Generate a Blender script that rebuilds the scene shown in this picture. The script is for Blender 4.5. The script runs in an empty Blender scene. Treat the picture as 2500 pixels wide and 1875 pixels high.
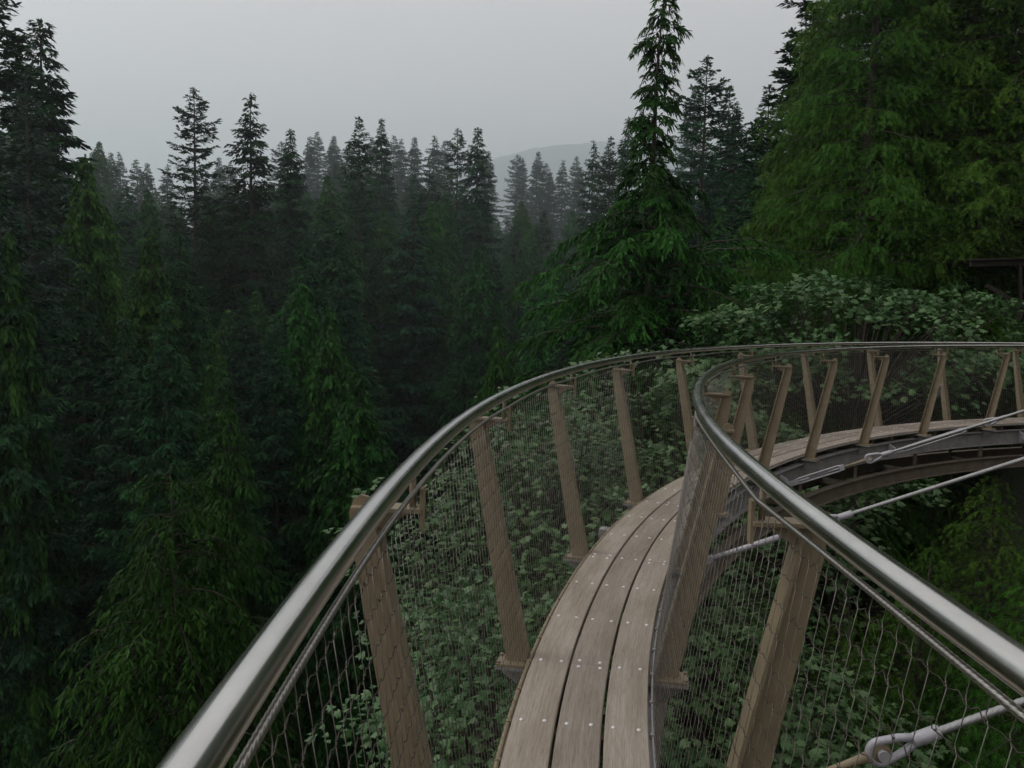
import bpy, math, random
import numpy as np
from mathutils import Vector, Matrix

# ------------------------------------------------------------------ camera
FPX, PITCH, ROLL, CH = 2036.8, 0.0950, 0.0235, 1.7292      # focal length in px of a 2500x1875 frame
sc = bpy.context.scene
col = sc.collection
cam_d = bpy.data.cameras.new('camera')
cam_d.sensor_width = 36.0
cam_d.lens = FPX / 2500 * 36.0
cam_d.clip_start, cam_d.clip_end = 0.02, 20000
cam = bpy.data.objects.new('camera', cam_d)
col.objects.link(cam)
cam.matrix_world = (Matrix.Translation((0, 0, CH)) @ Matrix.Rotation(math.pi / 2 - PITCH, 4, 'X')
                    @ Matrix.Rotation(ROLL, 4, 'Z'))
sc.camera = cam

# ------------------------------------------------------------------ sky, sun, exposure
SUN_EL, SUN_AZ = math.radians(42), math.radians(-75)       # azimuth measured from +Y, negative to the left
world = bpy.data.worlds.new('World')
sc.world = world
world.use_nodes = True
nt = world.node_tree
nt.nodes.clear()
w_out = nt.nodes.new('ShaderNodeOutputWorld')
w_bg = nt.nodes.new('ShaderNodeBackground')
w_sky = nt.nodes.new('ShaderNodeTexSky')
w_sky.sky_type = 'NISHITA'
w_sky.sun_disc = False
w_sky.sun_elevation = SUN_EL
w_sky.sun_rotation = SUN_AZ
w_sky.air_density, w_sky.dust_density, w_sky.ozone_density = 1.0, 10.0, 1.0
w_hs = nt.nodes.new('ShaderNodeHueSaturation')
w_hs.inputs['Saturation'].default_value = 0.5
w_mix = nt.nodes.new('ShaderNodeMix')
w_mix.data_type = 'RGBA'
w_mix.inputs['Factor'].default_value = 0.84
w_mix.inputs['B'].default_value = (8.15, 7.45, 7.30, 1)    # smoke overcast veil
nt.links.new(w_sky.outputs[0], w_hs.inputs['Color'])
nt.links.new(w_hs.outputs[0], w_mix.inputs['A'])
nt.links.new(w_mix.outputs['Result'], w_bg.inputs['Color'])
w_bg.inputs['Strength'].default_value = 0.12
nt.links.new(w_bg.outputs[0], w_out.inputs[0])

sun_d = bpy.data.lights.new('sun', 'SUN')
sun_d.energy, sun_d.angle, sun_d.color = 1.1, math.radians(30), (1.0, 0.94, 0.86)
sun = bpy.data.objects.new('sun', sun_d)
col.objects.link(sun)
sd = Vector((math.sin(SUN_AZ) * math.cos(SUN_EL), math.cos(SUN_AZ) * math.cos(SUN_EL), math.sin(SUN_EL)))
sun.rotation_euler = (-sd).to_track_quat('-Z', 'Y').to_euler()

vs = sc.view_settings
vs.view_transform, vs.look, vs.gamma, vs.use_curve_mapping = 'Standard', 'None', 1.0, False
vs.exposure = 0.0
sc.render.engine = 'CYCLES'
cy = sc.cycles
cy.max_bounces, cy.diffuse_bounces, cy.glossy_bounces = 5, 2, 3
cy.transmission_bounces, cy.volume_bounces, cy.transparent_max_bounces = 3, 1, 6
cy.use_denoising = True
cy.use_adaptive_sampling = True
cy.adaptive_threshold = 0.02
cy.caustics_reflective = cy.caustics_refractive = False


def at(px, py, depth):
    """photo pixel + forward distance along the view axis plane (world y) -> point"""
    x, y = (px - 1250) / FPX, (py - 937.5) / FPX
    c, s = math.cos(-ROLL), math.sin(-ROLL)
    x, y = x * c - y * s, x * s + y * c
    d = Vector((x, math.cos(PITCH) - y * math.sin(PITCH), -math.sin(PITCH) - y * math.cos(PITCH)))
    return Vector((0, 0, CH)) + d * (depth / d.y)


def to_px(P):
    x, y, z = P[0], P[1], P[2] - CH
    c, s = math.cos(PITCH), math.sin(PITCH)
    d, u = y * c - z * s, y * s + z * c
    a, b = x / d, -u / d
    c, s = math.cos(ROLL), math.sin(ROLL)
    return 1250 + FPX * (a * c - b * s), 937.5 + FPX * (a * s + b * c)


# ------------------------------------------------------------------ helpers
def np_mesh(name, V, F, uv=None, tint=None, smooth=False, mat=None):
    V = np.asarray(V, np.float32)
    F = np.asarray(F, np.int32)
    k = F.shape[1]
    me = bpy.data.meshes.new(name)
    me.vertices.add(len(V))
    me.vertices.foreach_set('co', V.ravel())
    me.loops.add(F.size)
    me.loops.foreach_set('vertex_index', F.ravel())
    me.polygons.add(len(F))
    me.polygons.foreach_set('loop_start', np.arange(0, F.size, k, dtype=np.int32))
    if smooth:
        me.polygons.foreach_set('use_smooth', np.ones(len(F), bool))
    me.update(calc_edges=True)
    if uv is not None:
        l = me.uv_layers.new(name='UVMap')
        l.data.foreach_set('uv', np.asarray(uv, np.float32)[F.ravel()].ravel())
    if tint is not None:
        a = me.attributes.new('tint', 'FLOAT', 'POINT')
        a.data.foreach_set('value', np.asarray(tint, np.float32))
    if mat:
        me.materials.append(mat)
    return me


class Mix:
    """collects polygons (quads / n-gons) and links them as one mesh object"""
    def __init__(self):
        self.v, self.f, self.uv, self.sm = [], [], [], []

    def add(self, V, F, uv=None, smooth=False):
        n = len(self.v)
        self.v += [tuple(p) for p in V]
        self.uv += [tuple(q) for q in uv] if uv is not None else [(p[0], p[1]) for p in V]
        for f in F:
            self.f.append(tuple(i + n for i in f))
            self.sm.append(smooth)

    def box(self, c, ax, ay, az, sx, sy, sz):
        c, ax, ay, az = Vector(c), Vector(ax), Vector(ay), Vector(az)
        V = []
        for k in (-1, 1):
            for j in (-1, 1):
                for i in (-1, 1):
                    V.append(c + ax * (i * sx / 2) + ay * (j * sy / 2) + az * (k * sz / 2))
        self.add(V, [(0, 2, 3, 1), (4, 5, 7, 6), (0, 1, 5, 4), (2, 6, 7, 3), (0, 4, 6, 2), (1, 3, 7, 5)])

    def tube(self, pts, r, n=8, caps=True, smooth=True):
        pts = [Vector(p) for p in pts]
        rr = r if isinstance(r, (list, tuple)) else [r] * len(pts)
        V, uv, up = [], [], None
        L = 0
        for i, p in enumerate(pts):
            d = (pts[min(i + 1, len(pts) - 1)] - pts[max(i - 1, 0)]).normalized()
            if up is None:
                up = Vector((0, 0, 1)) if abs(d.z) < .9 else Vector((1, 0, 0))
            a = d.cross(up).normalized()
            up = a.cross(d).normalized()
            if i:
                L += (p - pts[i - 1]).length
            for k in range(n):
                t = 2 * math.pi * k / n
                V.append(p + (a * math.cos(t) + up * math.sin(t)) * rr[i])
                uv.append((L, k / n))
        F = []
        for i in range(len(pts) - 1):
            for k in range(n):
                F.append((i * n + k, i * n + (k + 1) % n, (i + 1) * n + (k + 1) % n, (i + 1) * n + k))
        self.add(V, F, uv, smooth)
        if caps:
            m = len(self.v)
            self.f += [tuple(range(m - len(V) + n - 1, m - len(V) - 1, -1)), tuple(range(m - n, m))]
            self.sm += [False, False]

    def mesh(self, name, mat):
        me = bpy.data.meshes.new(name)
        me.from_pydata(self.v, [], self.f)
        me.polygons.foreach_set('use_smooth', self.sm)
        l = me.uv_layers.new(name='UVMap')
        li = np.empty(len(me.loops), np.int32)
        me.loops.foreach_get('vertex_index', li)
        l.data.foreach_set('uv', np.array(self.uv, np.float32)[li].ravel())
        me.materials.append(mat)
        me.update()
        return me

    def build(self, name, mat, parent=None):
        return link(name, self.mesh(name, mat), parent)


def link(name, me, parent=None, **props):
    o = bpy.data.objects.new(name, me)
    col.objects.link(o)
    if parent:
        o.parent = parent
    for k, v in props.items():
        o[k] = v
    return o


def thing(name, label, cat, loc=(0, 0, 0), group=None):
    o = link(name, None, label=label, category=cat)
    o.location = loc
    o.empty_display_size = .2
    if group:
        o['group'] = group
    return o


# ------------------------------------------------------------------ materials
def new_mat(name):
    m = bpy.data.materials.new(name)
    m.use_nodes = True
    n = m.node_tree
    b = n.nodes['Principled BSDF']
    return m, n, b


def noise(n, vec, scale, detail=3, rough=.55, dist=0):
    t = n.nodes.new('ShaderNodeTexNoise')
    t.inputs['Scale'].default_value = scale
    t.inputs['Detail'].default_value = detail
    t.inputs['Roughness'].default_value = rough
    t.inputs['Distortion'].default_value = dist
    if vec is not None:
        n.links.new(vec, t.inputs['Vector'])
    return t.outputs['Fac']


def ramp(n, fac, stops):
    r = n.nodes.new('ShaderNodeValToRGB')
    e = r.color_ramp.elements
    while len(e) < len(stops):
        e.new(.5)
    for i, (p, c) in enumerate(stops):
        e[i].position = p
        e[i].color = (*c, 1)
    n.links.new(fac, r.inputs[0])
    return r.outputs[0]


def mapping(n, src, scale):
    m = n.nodes.new('ShaderNodeMapping')
    m.inputs['Scale'].default_value = scale
    n.links.new(src, m.inputs[0])
    return m.outputs[0]


def bump(n, b, h, strength, dist):
    q = n.nodes.new('ShaderNodeBump')
    q.inputs['Strength'].default_value = strength
    q.inputs['Distance'].default_value = dist
    n.links.new(h, q.inputs['Height'])
    n.links.new(q.outputs[0], b.inputs['Normal'])


def leaf_mat(name, stops, rough=.55, trans=.2, spec=.35, vary=.35):
    m, n, b = new_mat(name)
    a = n.nodes.new('ShaderNodeAttribute')
    a.attribute_name = 'tint'
    c = ramp(n, a.outputs['Fac'], stops)
    oi = n.nodes.new('ShaderNodeObjectInfo')
    mr = n.nodes.new('ShaderNodeMapRange')
    mr.inputs['To Min'].default_value, mr.inputs['To Max'].default_value = 1 - vary, 1 + vary
    n.links.new(oi.outputs['Random'], mr.inputs[0])
    mh = n.nodes.new('ShaderNodeMapRange')
    mh.inputs['To Min'].default_value, mh.inputs['To Max'].default_value = .485, .525
    mm = n.nodes.new('ShaderNodeMath')
    mm.operation = 'MULTIPLY'
    mm.inputs[1].default_value = 7.31
    fr = n.nodes.new('ShaderNodeMath')
    fr.operation = 'FRACT'
    n.links.new(oi.outputs['Random'], mm.inputs[0])
    n.links.new(mm.outputs[0], fr.inputs[0])
    n.links.new(fr.outputs[0], mh.inputs[0])
    hs = n.nodes.new('ShaderNodeHueSaturation')
    n.links.new(c, hs.inputs['Color'])
    n.links.new(mr.outputs[0], hs.inputs['Value'])
    n.links.new(mh.outputs[0], hs.inputs['Hue'])
    n.links.new(hs.outputs[0], b.inputs['Base Color'])
    b.inputs['Roughness'].default_value = rough
    b.inputs['Specular IOR Level'].default_value = spec
    if trans:
        t = n.nodes.new('ShaderNodeBsdfTranslucent')
        n.links.new(hs.outputs[0], t.inputs[0])
        mx = n.nodes.new('ShaderNodeMixShader')
        mx.inputs[0].default_value = trans
        n.links.new(b.outputs[0], mx.inputs[1])
        n.links.new(t.outputs[0], mx.inputs[2])
        n.links.new(mx.outputs[0], n.nodes['Material Output'].inputs[0])
    return m


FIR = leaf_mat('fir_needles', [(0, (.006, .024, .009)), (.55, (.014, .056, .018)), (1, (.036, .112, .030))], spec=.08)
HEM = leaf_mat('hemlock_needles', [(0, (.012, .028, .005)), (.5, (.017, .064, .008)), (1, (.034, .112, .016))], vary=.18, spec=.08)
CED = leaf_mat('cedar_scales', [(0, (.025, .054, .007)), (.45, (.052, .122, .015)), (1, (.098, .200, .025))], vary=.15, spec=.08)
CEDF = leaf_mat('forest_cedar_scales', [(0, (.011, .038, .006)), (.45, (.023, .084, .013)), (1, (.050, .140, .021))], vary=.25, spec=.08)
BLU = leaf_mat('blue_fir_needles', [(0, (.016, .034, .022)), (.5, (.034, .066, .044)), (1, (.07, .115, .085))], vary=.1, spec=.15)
MAP = leaf_mat('maple_leaves', [(0, (.032, .070, .020)), (.5, (.064, .128, .042)), (1, (.13, .21, .085))],
               rough=.42, trans=.25, spec=.35, vary=.18)


def bark_mat():
    m, n, b = new_mat('bark')
    tc = n.nodes.new('ShaderNodeTexCoord')
    v = mapping(n, tc.outputs['Object'], (6, 6, 1.2))
    f = noise(n, v, 2.0, 5, .65)
    c = ramp(n, f, [(.3, (.018, .014, .011)), (.7, (.075, .062, .05))])
    n.links.new(c, b.inputs['Base Color'])
    b.inputs['Roughness'].default_value = .9
    bump(n, b, f, .6, .03)
    return m


BARK = bark_mat()


def wood_mat():
    m, n, b = new_mat('weathered_deck_wood')
    uv = n.nodes.new('ShaderNodeUVMap')
    oi = n.nodes.new('ShaderNodeObjectInfo')
    ad = n.nodes.new('ShaderNodeVectorMath')
    ad.operation = 'ADD'
    cx = n.nodes.new('ShaderNodeCombineXYZ')
    mu = n.nodes.new('ShaderNodeMath')
    mu.operation = 'MULTIPLY'
    mu.inputs[1].default_value = 37
    n.links.new(oi.outputs['Random'], mu.inputs[0])
    n.links.new(mu.outputs[0], cx.inputs[0])
    n.links.new(mu.outputs[0], cx.inputs[2])
    n.links.new(uv.outputs[0], ad.inputs[0])
    n.links.new(cx.outputs[0], ad.inputs[1])
    g1 = noise(n, mapping(n, ad.outputs[0], (1.1, 42, 1)), 2.6, 5, .62, .55)
    g2 = noise(n, mapping(n, ad.outputs[0], (5, 150, 1)), 2.2, 4, .7)
    g3 = noise(n, mapping(n, ad.outputs[0], (1.3, 5, 1)), 1.4, 3)
    c1 = ramp(n, g1, [(.3, (.235, .205, .170)), (.5, (.295, .265, .226)), (.72, (.345, .318, .280))])
    c3 = ramp(n, g3, [(.35, (.84, .80, .76)), (.65, (1.08, 1.07, 1.06))])
    mx = n.nodes.new('ShaderNodeMix')
    mx.data_type, mx.blend_type = 'RGBA', 'MULTIPLY'
    mx.inputs['Factor'].default_value = 1
    n.links.new(c1, mx.inputs['A'])
    n.links.new(c3, mx.inputs['B'])
    c2 = ramp(n, g2, [(.34, (.62, .60, .58)), (.52, (1.02, 1.02, 1.02))])
    my = n.nodes.new('ShaderNodeMix')
    my.data_type, my.blend_type = 'RGBA', 'MULTIPLY'
    my.inputs['Factor'].default_value = .75
    n.links.new(mx.outputs['Result'], my.inputs['A'])
    n.links.new(c2, my.inputs['B'])
    hv = n.nodes.new('ShaderNodeHueSaturation')
    vr = n.nodes.new('ShaderNodeMapRange')
    vr.inputs['To Min'].default_value, vr.inputs['To Max'].default_value = .84, 1.12
    n.links.new(oi.outputs['Random'], vr.inputs[0])
    n.links.new(vr.outputs[0], hv.inputs['Value'])
    n.links.new(my.outputs['Result'], hv.inputs['Color'])
    n.links.new(hv.outputs[0], b.inputs['Base Color'])
    b.inputs['Roughness'].default_value = .78
    b.inputs['Specular IOR Level'].default_value = .25
    bump(n, b, g2, .35, .002)
    return m


def paint_mat(name, base, rough=.55, metal=0.0, dirt=.35, scale=9):
    m, n, b = new_mat(name)
    tc = n.nodes.new('ShaderNodeTexCoord')
    f = noise(n, tc.outputs['Object'], scale, 5, .65)
    c = ramp(n, f, [(.3, tuple(x * (1 - dirt) for x in base)), (.6, base), (.8, tuple(min(1, x * 1.15) for x in base))])
    n.links.new(c, b.inputs['Base Color'])
    b.inputs['Roughness'].default_value = rough
    b.inputs['Metallic'].default_value = metal
    f2 = noise(n, tc.outputs['Object'], 160, 3)
    bump(n, b, f2, .12, .002)
    return m


def rail_mat():
    m, n, b = new_mat('brushed_stainless')
    uv = n.nodes.new('ShaderNodeUVMap')
    f = noise(n, mapping(n, uv.outputs[0], (260, 3, 1)), 1.0, 4, .7)
    g = noise(n, mapping(n, uv.outputs[0], (3, 9, 1)), 1.5, 4, .6)
    c = ramp(n, g, [(.3, (.54, .53, .505)), (.7, (.68, .67, .645))])
    n.links.new(c, b.inputs['Base Color'])
    b.inputs['Metallic'].default_value = 1
    mr = n.nodes.new('ShaderNodeMapRange')
    mr.inputs['To Min'].default_value, mr.inputs['To Max'].default_value = .15, .27
    n.links.new(g, mr.inputs[0])
    n.links.new(mr.outputs[0], b.inputs['Roughness'])
    bump(n, b, f, .06, .001)
    return m


WOOD = wood_mat()
TAN = paint_mat('tan_post_paint', (.22, .180, .114), .5, 0, .25)
GALV = paint_mat('galvanised_steel', (.27, .265, .26), .6, .15, .35, 7)
RUSTY = paint_mat('weathered_brown_steel', (.14, .115, .088), .7, .0, .4, 6)
RAIL = rail_mat()
WIRE = paint_mat('stainless_wire', (.42, .40, .37), .38, 1.0, .2, 30)
WEFT = paint_mat('dark_wire', (.10, .088, .078), .5, 1.0, .3, 30)  # net cross wires and knots, a darker metal than the upright wires
ROPE = paint_mat('galvanised_wire_rope', (.36, .37, .37), .5, .7, .25, 40)
ZINC = paint_mat('zinc_fitting', (.40, .40, .43), .55, .3, .2, 25)
STONE = paint_mat('grey_stone', (.22, .21, .21), .85, 0, .4, 3)


def ground_mat():
    m, n, b = new_mat('forest_floor')
    tc = n.nodes.new('ShaderNodeTexCoord')
    f = noise(n, tc.outputs['Object'], .35, 6, .65)
    c = ramp(n, f, [(.3, (.012, .012, .008)), (.55, (.022, .03, .012)), (.75, (.045, .04, .028))])
    n.links.new(c, b.inputs['Base Color'])
    b.inputs['Roughness'].default_value = .95
    bump(n, b, f, 1, .4)
    return m


GROUND = ground_mat()


# ------------------------------------------------------------------ terrain: a forested canyon
def sst(a, b, x):
    t = np.clip((x - a) / (b - a), 0, 1)
    return t * t * (3 - 2 * t)


def ground_z(x, y):
    x, y = np.asarray(x, float), np.asarray(y, float)
    ax = np.where(y < 200, -22 + .25 * np.maximum(y, -60), 28 + .03 * (y - 200))
    v = x - ax
    z = -34 + 44 * sst(8, 42, v) + 24 * sst(8, 80, -v)
    z = z + .09 * np.maximum(np.minimum(y, 620) - 60, 0)
    z = z + 1.2 * np.sin(x * .21 + 1.3) * np.cos(y * .17) + .5 * np.sin(x * .63) * np.sin(y * .57 + 2)
    return z


gx = np.concatenate([-np.geomspace(4500, 130, 19), np.arange(-120, 121, 3.), np.geomspace(130, 4500, 19)])
gy = np.concatenate([-np.geomspace(400, 70, 8), np.arange(-60, 260, 4.), np.geomspace(270, 7900, 36)])
GX, GY = np.meshgrid(gx, gy)
GZ = ground_z(GX, GY)
nx, ny = len(gx), len(gy)
ii = (np.arange(ny - 1)[:, None] * nx + np.arange(nx - 1)[None]).ravel()
gF = np.stack([ii, ii + 1, ii + 1 + nx, ii + nx], 1)
link('ground', np_mesh('ground', np.stack([GX.ravel(), GY.ravel(), GZ.ravel()], 1), gF, smooth=True, mat=GROUND),
     kind='structure')

# mountain far behind
MY = 6000.0
rp = [(-3000, 560), (-500, 500), (400, 480), (900, 440), (1100, 400), (1215, 378), (1300, 353), (1400, 342), (1480, 338),
      (1600, 334), (1760, 345), (2000, 380), (2400, 430), (3400, 520), (6000, 600)]
mx_ = np.linspace(-4400, 4400, 300)
ridge = np.interp(mx_, [at(a, b, MY).x for a, b in rp], [at(a, b + 14, MY).z for a, b in rp])
rng0 = np.random.default_rng(5)
ridge = ridge + np.convolve(rng0.normal(0, 9, 304), np.ones(5) / 5, 'valid')
my_ = np.linspace(MY - 4000, MY + 1800, 60)
MXg, MYg = np.meshgrid(mx_, my_)
fall = np.exp(-(((MYg - MY) / np.where(MYg < MY, 1500, 800)) ** 2))
MZg = -30 + (ridge[None] + 30) * fall + 14 * np.sin(MXg * .02 + MYg * .013) * (1 - fall)
nx, ny = len(mx_), len(my_)
ii = (np.arange(ny - 1)[:, None] * nx + np.arange(nx - 1)[None]).ravel()
link('mountain', np_mesh('mountain', np.stack([MXg.ravel(), MYg.ravel(), MZg.ravel()], 1),
                         np.stack([ii, ii + 1, ii + 1 + nx, ii + nx], 1), smooth=True, mat=GROUND), kind='structure')

# ------------------------------------------------------------------ the walkway's curved line
KN = [0, 2, 4, 6, 9, 12, 16, 24.]
KV = [.039, .0389, .0783, .0587, .0806, .0671, .079, .0787]
S0, S1, DS = -3.0, 27.0, 0.02
SS = np.arange(S0, S1 + DS, DS)
KK = np.interp(SS, KN, KV)
i0 = int(round(-S0 / DS))
TH = np.cumsum(KK) * DS
TH += -0.0818 - TH[i0]
PX = np.cumsum(np.sin(TH)) * DS
PY = np.cumsum(np.cos(TH)) * DS
PX += 0.2592 - PX[i0]
PY += -1.0 - PY[i0]
HW, RO, ZR, SLOPE = .2842, .467, 1.2984, -.003


def W(s, off=0.0, z=0.0):
    x, y, t = np.interp(s, SS, PX), np.interp(s, SS, PY), np.interp(s, SS, TH)
    return Vector((float(x + off * math.cos(t)), float(y - off * math.sin(t)), float(z + SLOPE * s)))


def frame(s):
    t = float(np.interp(s, SS, TH))
    return Vector((math.sin(t), math.cos(t), 0)), Vector((math.cos(t), -math.sin(t), 0))   # forward, right


def sweep(mx, prof, s0, s1, ds, smooth=False, caps=True):
    """sweep a closed (offset, z) profile along the walkway"""
    n = max(1, int(round((s1 - s0) / ds)))
    m = len(prof)
    V, uv = [], []
    per = [0]
    for i in range(m):
        a, b = prof[i], prof[(i + 1) % m]
        per.append(per[-1] + math.hypot(a[0] - b[0], a[1] - b[1]))
    for i in range(n + 1):
        s = s0 + (s1 - s0) * i / n
        for j, (o, z) in enumerate(prof):
            V.append(W(s, o, z))
            uv.append((s, per[j]))
    F = []
    for i in range(n):
        for j in range(m):
            k = (j + 1) % m
            F.append((i * m + j, i * m + k, (i + 1) * m + k, (i + 1) * m + j))
    if caps:
        F += [tuple(range(m - 1, -1, -1)), tuple(range(n * m, n * m + m))]
    mx.add(V, F, uv, smooth)


def circ(o, z, r, n=16):
    return [(o + r * math.cos(2 * math.pi * k / n), z + r * math.sin(2 * math.pi * k / n)) for k in range(n)]


def rect(o0, o1, z0, z1):
    return [(o0, z0), (o1, z0), (o1, z1), (o0, z1)]


def ibeam(o, z0, z1, w, t=.012):
    h = w / 2
    return [(o - h, z0), (o + h, z0), (o + h, z0 + t), (o + t / 2, z0 + t), (o + t / 2, z1 - t), (o + h, z1 - t),
            (o + h, z1), (o - h, z1), (o - h, z1 - t), (o - t / 2, z1 - t), (o - t / 2, z0 + t), (o - h, z0 + t)]


WS, WE = -2.2, 25.0                                            # built stretch of the walkway
walk = thing('suspended_walkway', 'narrow curved walkway of three wooden planks side by side on steel beams', 'walkway',
             W(WS))
walk.location = (0, 0, 0)

# planks: three strips, each of several boards
bolt_mb = Mix()
V = []
nb = 10
for r_, z_ in ((.0105, -.001), (.0105, .0022), (.007, .0055), (.0, .0065)):
    for k in range(nb):
        V.append((r_ * math.cos(2 * math.pi * k / nb), r_ * math.sin(2 * math.pi * k / nb), z_))
bolt_mb.add(V, [(i * nb + k, i * nb + (k + 1) % nb, (i + 1) * nb + (k + 1) % nb, (i + 1) * nb + k)
                for i in range(3) for k in range(nb)], smooth=True)
BOLT = paint_mat('stainless_bolt', (.72, .72, .73), .35, .6, .15, 40)
bolt_me = bolt_mb.mesh('bolt', BOLT)
rnd = random.Random(3)
gap = .013
pw = (2 * HW - 2 * gap) / 3
for strip in range(3):
    o0 = -HW + strip * (pw + gap)
    o1 = o0 + pw
    j0 = 4.95 if strip == 1 else 6.75
    joints = [j for j in (j0 + 3.6 * k for k in range(-4, 8)) if WS < j < WE]
    ends = [WS] + joints + [WE]
    for a, b in zip(ends[:-1], ends[1:]):
        ch = .004
        dz = rnd.uniform(-.002, .002)
        prof = [(o0, -.040), (o1, -.040), (o1, -ch + dz), (o1 - ch, dz), (o0 + ch, dz), (o0, -ch + dz)]
        mb = Mix()
        sweep(mb, prof, a + .0015, b - .0015, .15)
        pl = mb.build('plank', WOOD, walk)
        rows = [4.95 + .6 * k for k in range(-12, 36)]
        rows = [r for r in rows if a + .1 < r < b - .1]
        if a in joints:
            rows.append(a + .035)
        if b in joints:
            rows.append(b - .035)
        for r in rows:
            for o in (o0 + .04, o1 - .04):
                q = link('bolt', bolt_me, pl)
                q.location = W(r + rnd.uniform(-.006, .006), o + rnd.uniform(-.004, .004), dz)
                q.rotation_euler = (rnd.uniform(-.03, .03), rnd.uniform(-.03, .03), rnd.uniform(0, 6))

for k in range(-12, 34):
    s = 4.95 + .6 * k
    if WS < s < WE:
        f, r = frame(s)
        mb = Mix()
        mb.box(W(s, 0, -.075), r, f, (0, 0, 1), .50, .06, .066)
        mb.build('joist', RUSTY, walk)
for side in (-1, 1):
    mb = Mix()
    sweep(mb, ibeam(side * .27, -.345, -.112, .10), WS, WE, .3)
    mb.build('top_chord', GALV if side > 0 else RUSTY, walk)
    mb = Mix()
    sweep(mb, ibeam(side * .30, -.74, -.545, .10), WS, WE, .3)
    mb.build('bottom_chord', RUSTY, walk)

POSTS = [3.2 + 1.8 * k for k in range(-2, 12)]
POSTS = [s + (.03 if 6 < s < 11 else 0) for s in POSTS]
STAYS = [4.1 + 3.6 * k for k in range(0, 5)]
for s in POSTS:
    f, r = frame(s)
    for side in (-1, 1):
        mb = Mix()
        mb.box(W(s, side * .27, -.445), r, f, (0, 0, 1), .012, .09, .196)
        mb.build('chord_strut', RUSTY, walk)
        mb = Mix()                                              # outrigger carrying the post
        mb.box(W(s, side * .375, -.0615), r, f, (0, 0, 1), .20, .13, .014)
        n0 = [W(s, side * .295, -.070), W(s, side * .465, -.070), W(s, side * .44, -.11), W(s, side * .325, -.19),
              W(s, side * .295, -.19)]
        mb.add([p - f * .007 for p in n0] + [p + f * .007 for p in n0],
               [(0, 1, 2, 3, 4), (9, 8, 7, 6, 5)] + [(i, i + 5, (i + 1) % 5 + 5, (i + 1) % 5) for i in range(5)])
        mb.build('outrigger', GALV, walk)
    mb = Mix()
    mb.box(W(s, 0, -.65), r, f, (0, 0, 1), .58, .05, .08)
    mb.build('cross_beam', RUSTY, walk)
for s in STAYS:
    f, r = frame(s)
    if s > 5:
        mb = Mix()
        mb.box(W(s, -.345, -.095), r, f, (0, 0, 1), .16, .10, .07)
        mb.build('beam_end', GALV, walk)
    mb = Mix()
    n0 = [W(s, .325, -.13), W(s, .41, -.17), W(s, .44, -.23), W(s, .41, -.29), W(s, .325, -.335)]
    mb.add([p - f * .012 for p in n0] + [p + f * .012 for p in n0],
           [(0, 1, 2, 3, 4), (9, 8, 7, 6, 5)] + [(i, i + 5, (i + 1) % 5 + 5, (i + 1) % 5) for i in range(5)])
    mb.build('cable_lug', ZINC, walk)


# ------------------------------------------------------------------ railings
def post_meshes(s, side, par):
    f, r = frame(s)
    r = r * side
    up = Vector((0, 0, 1))
    o = W(s, side * 0, 0)

    def pt(off, z, along=0):
        return o + r * off + up * z + f * along
    # web plate: leaning, tapered, rounded shark-fin top
    inner = [(.315, -.040), (.575, 1.160)]
    web = [(inner[0][0], inner[0][1]), (inner[1][0], inner[1][1])]
    # rounded top from inner edge to outer edge
    top = [(.575, 1.190), (.588, 1.210), (.608, 1.215), (.628, 1.202), (.640, 1.168), (.634, 1.09)]
    out = [(.425, -.040)]
    prof = web + top + out
    t = .006
    mb = Mix()
    n = len(prof)
    A = [pt(a, b, -t) for a, b in prof]
    B = [pt(a, b, t) for a, b in prof]
    mb.add(A + B, [tuple(range(n)), tuple(range(2 * n - 1, n - 1, -1))] +
           [(i, i + n, (i + 1) % n + n, (i + 1) % n) for i in range(n)])
    # inner flange
    wv = Vector((inner[1][0] - inner[0][0], inner[1][1] - inner[0][1])).normalized()
    nv = Vector((-wv.y, wv.x))                               # points inward / up
    fl = []
    for (a, b) in inner:
        for th in (.0, .010):
            for q in (-.042, .042):
                fl.append(pt(a + nv.x * th, b + nv.y * th, q))
    mb.add(fl, [(0, 1, 5, 4), (2, 6, 7, 3), (0, 2, 3, 1), (4, 5, 7, 6), (0, 4, 6, 2), (1, 3, 7, 5)])
    p = mb.build('post', TAN, par)
    # bracket arm to the rail with upturned tab
    mb = Mix()
    mb.box(pt(.535, 1.181), r, f, up, .19, .07, .011)
    n0 = [(.445, 1.175), (.60, 1.175), (.60, 1.10), (.57, 1.11), (.50, 1.155)]
    A = [pt(a, b, -.005) for a, b in n0]
    B = [pt(a, b, .005) for a, b in n0]
    mb.add(A + B, [(0, 1, 2, 3, 4), (9, 8, 7, 6, 5)] + [(i, i + 5, (i + 1) % 5 + 5, (i + 1) % 5) for i in range(5)])
    mb.box(pt(.440, 1.182), r, f, up, .010, .036, .115)
    mb.tube([pt(RO, 1.185), pt(RO, ZR - .02)], .009, 8)
    mb.build('bracket', TAN, p)
    mb = Mix()
    mb.box(pt(.385, -.047), r, f, up, .165, .125, .014)
    for da in (-.045, .045):
        mb.tube([pt(.46, -.041, da), pt(.46, -.030, da)], .011, 6, smooth=False)
    mb.build('base_plate', TAN, p)


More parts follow.
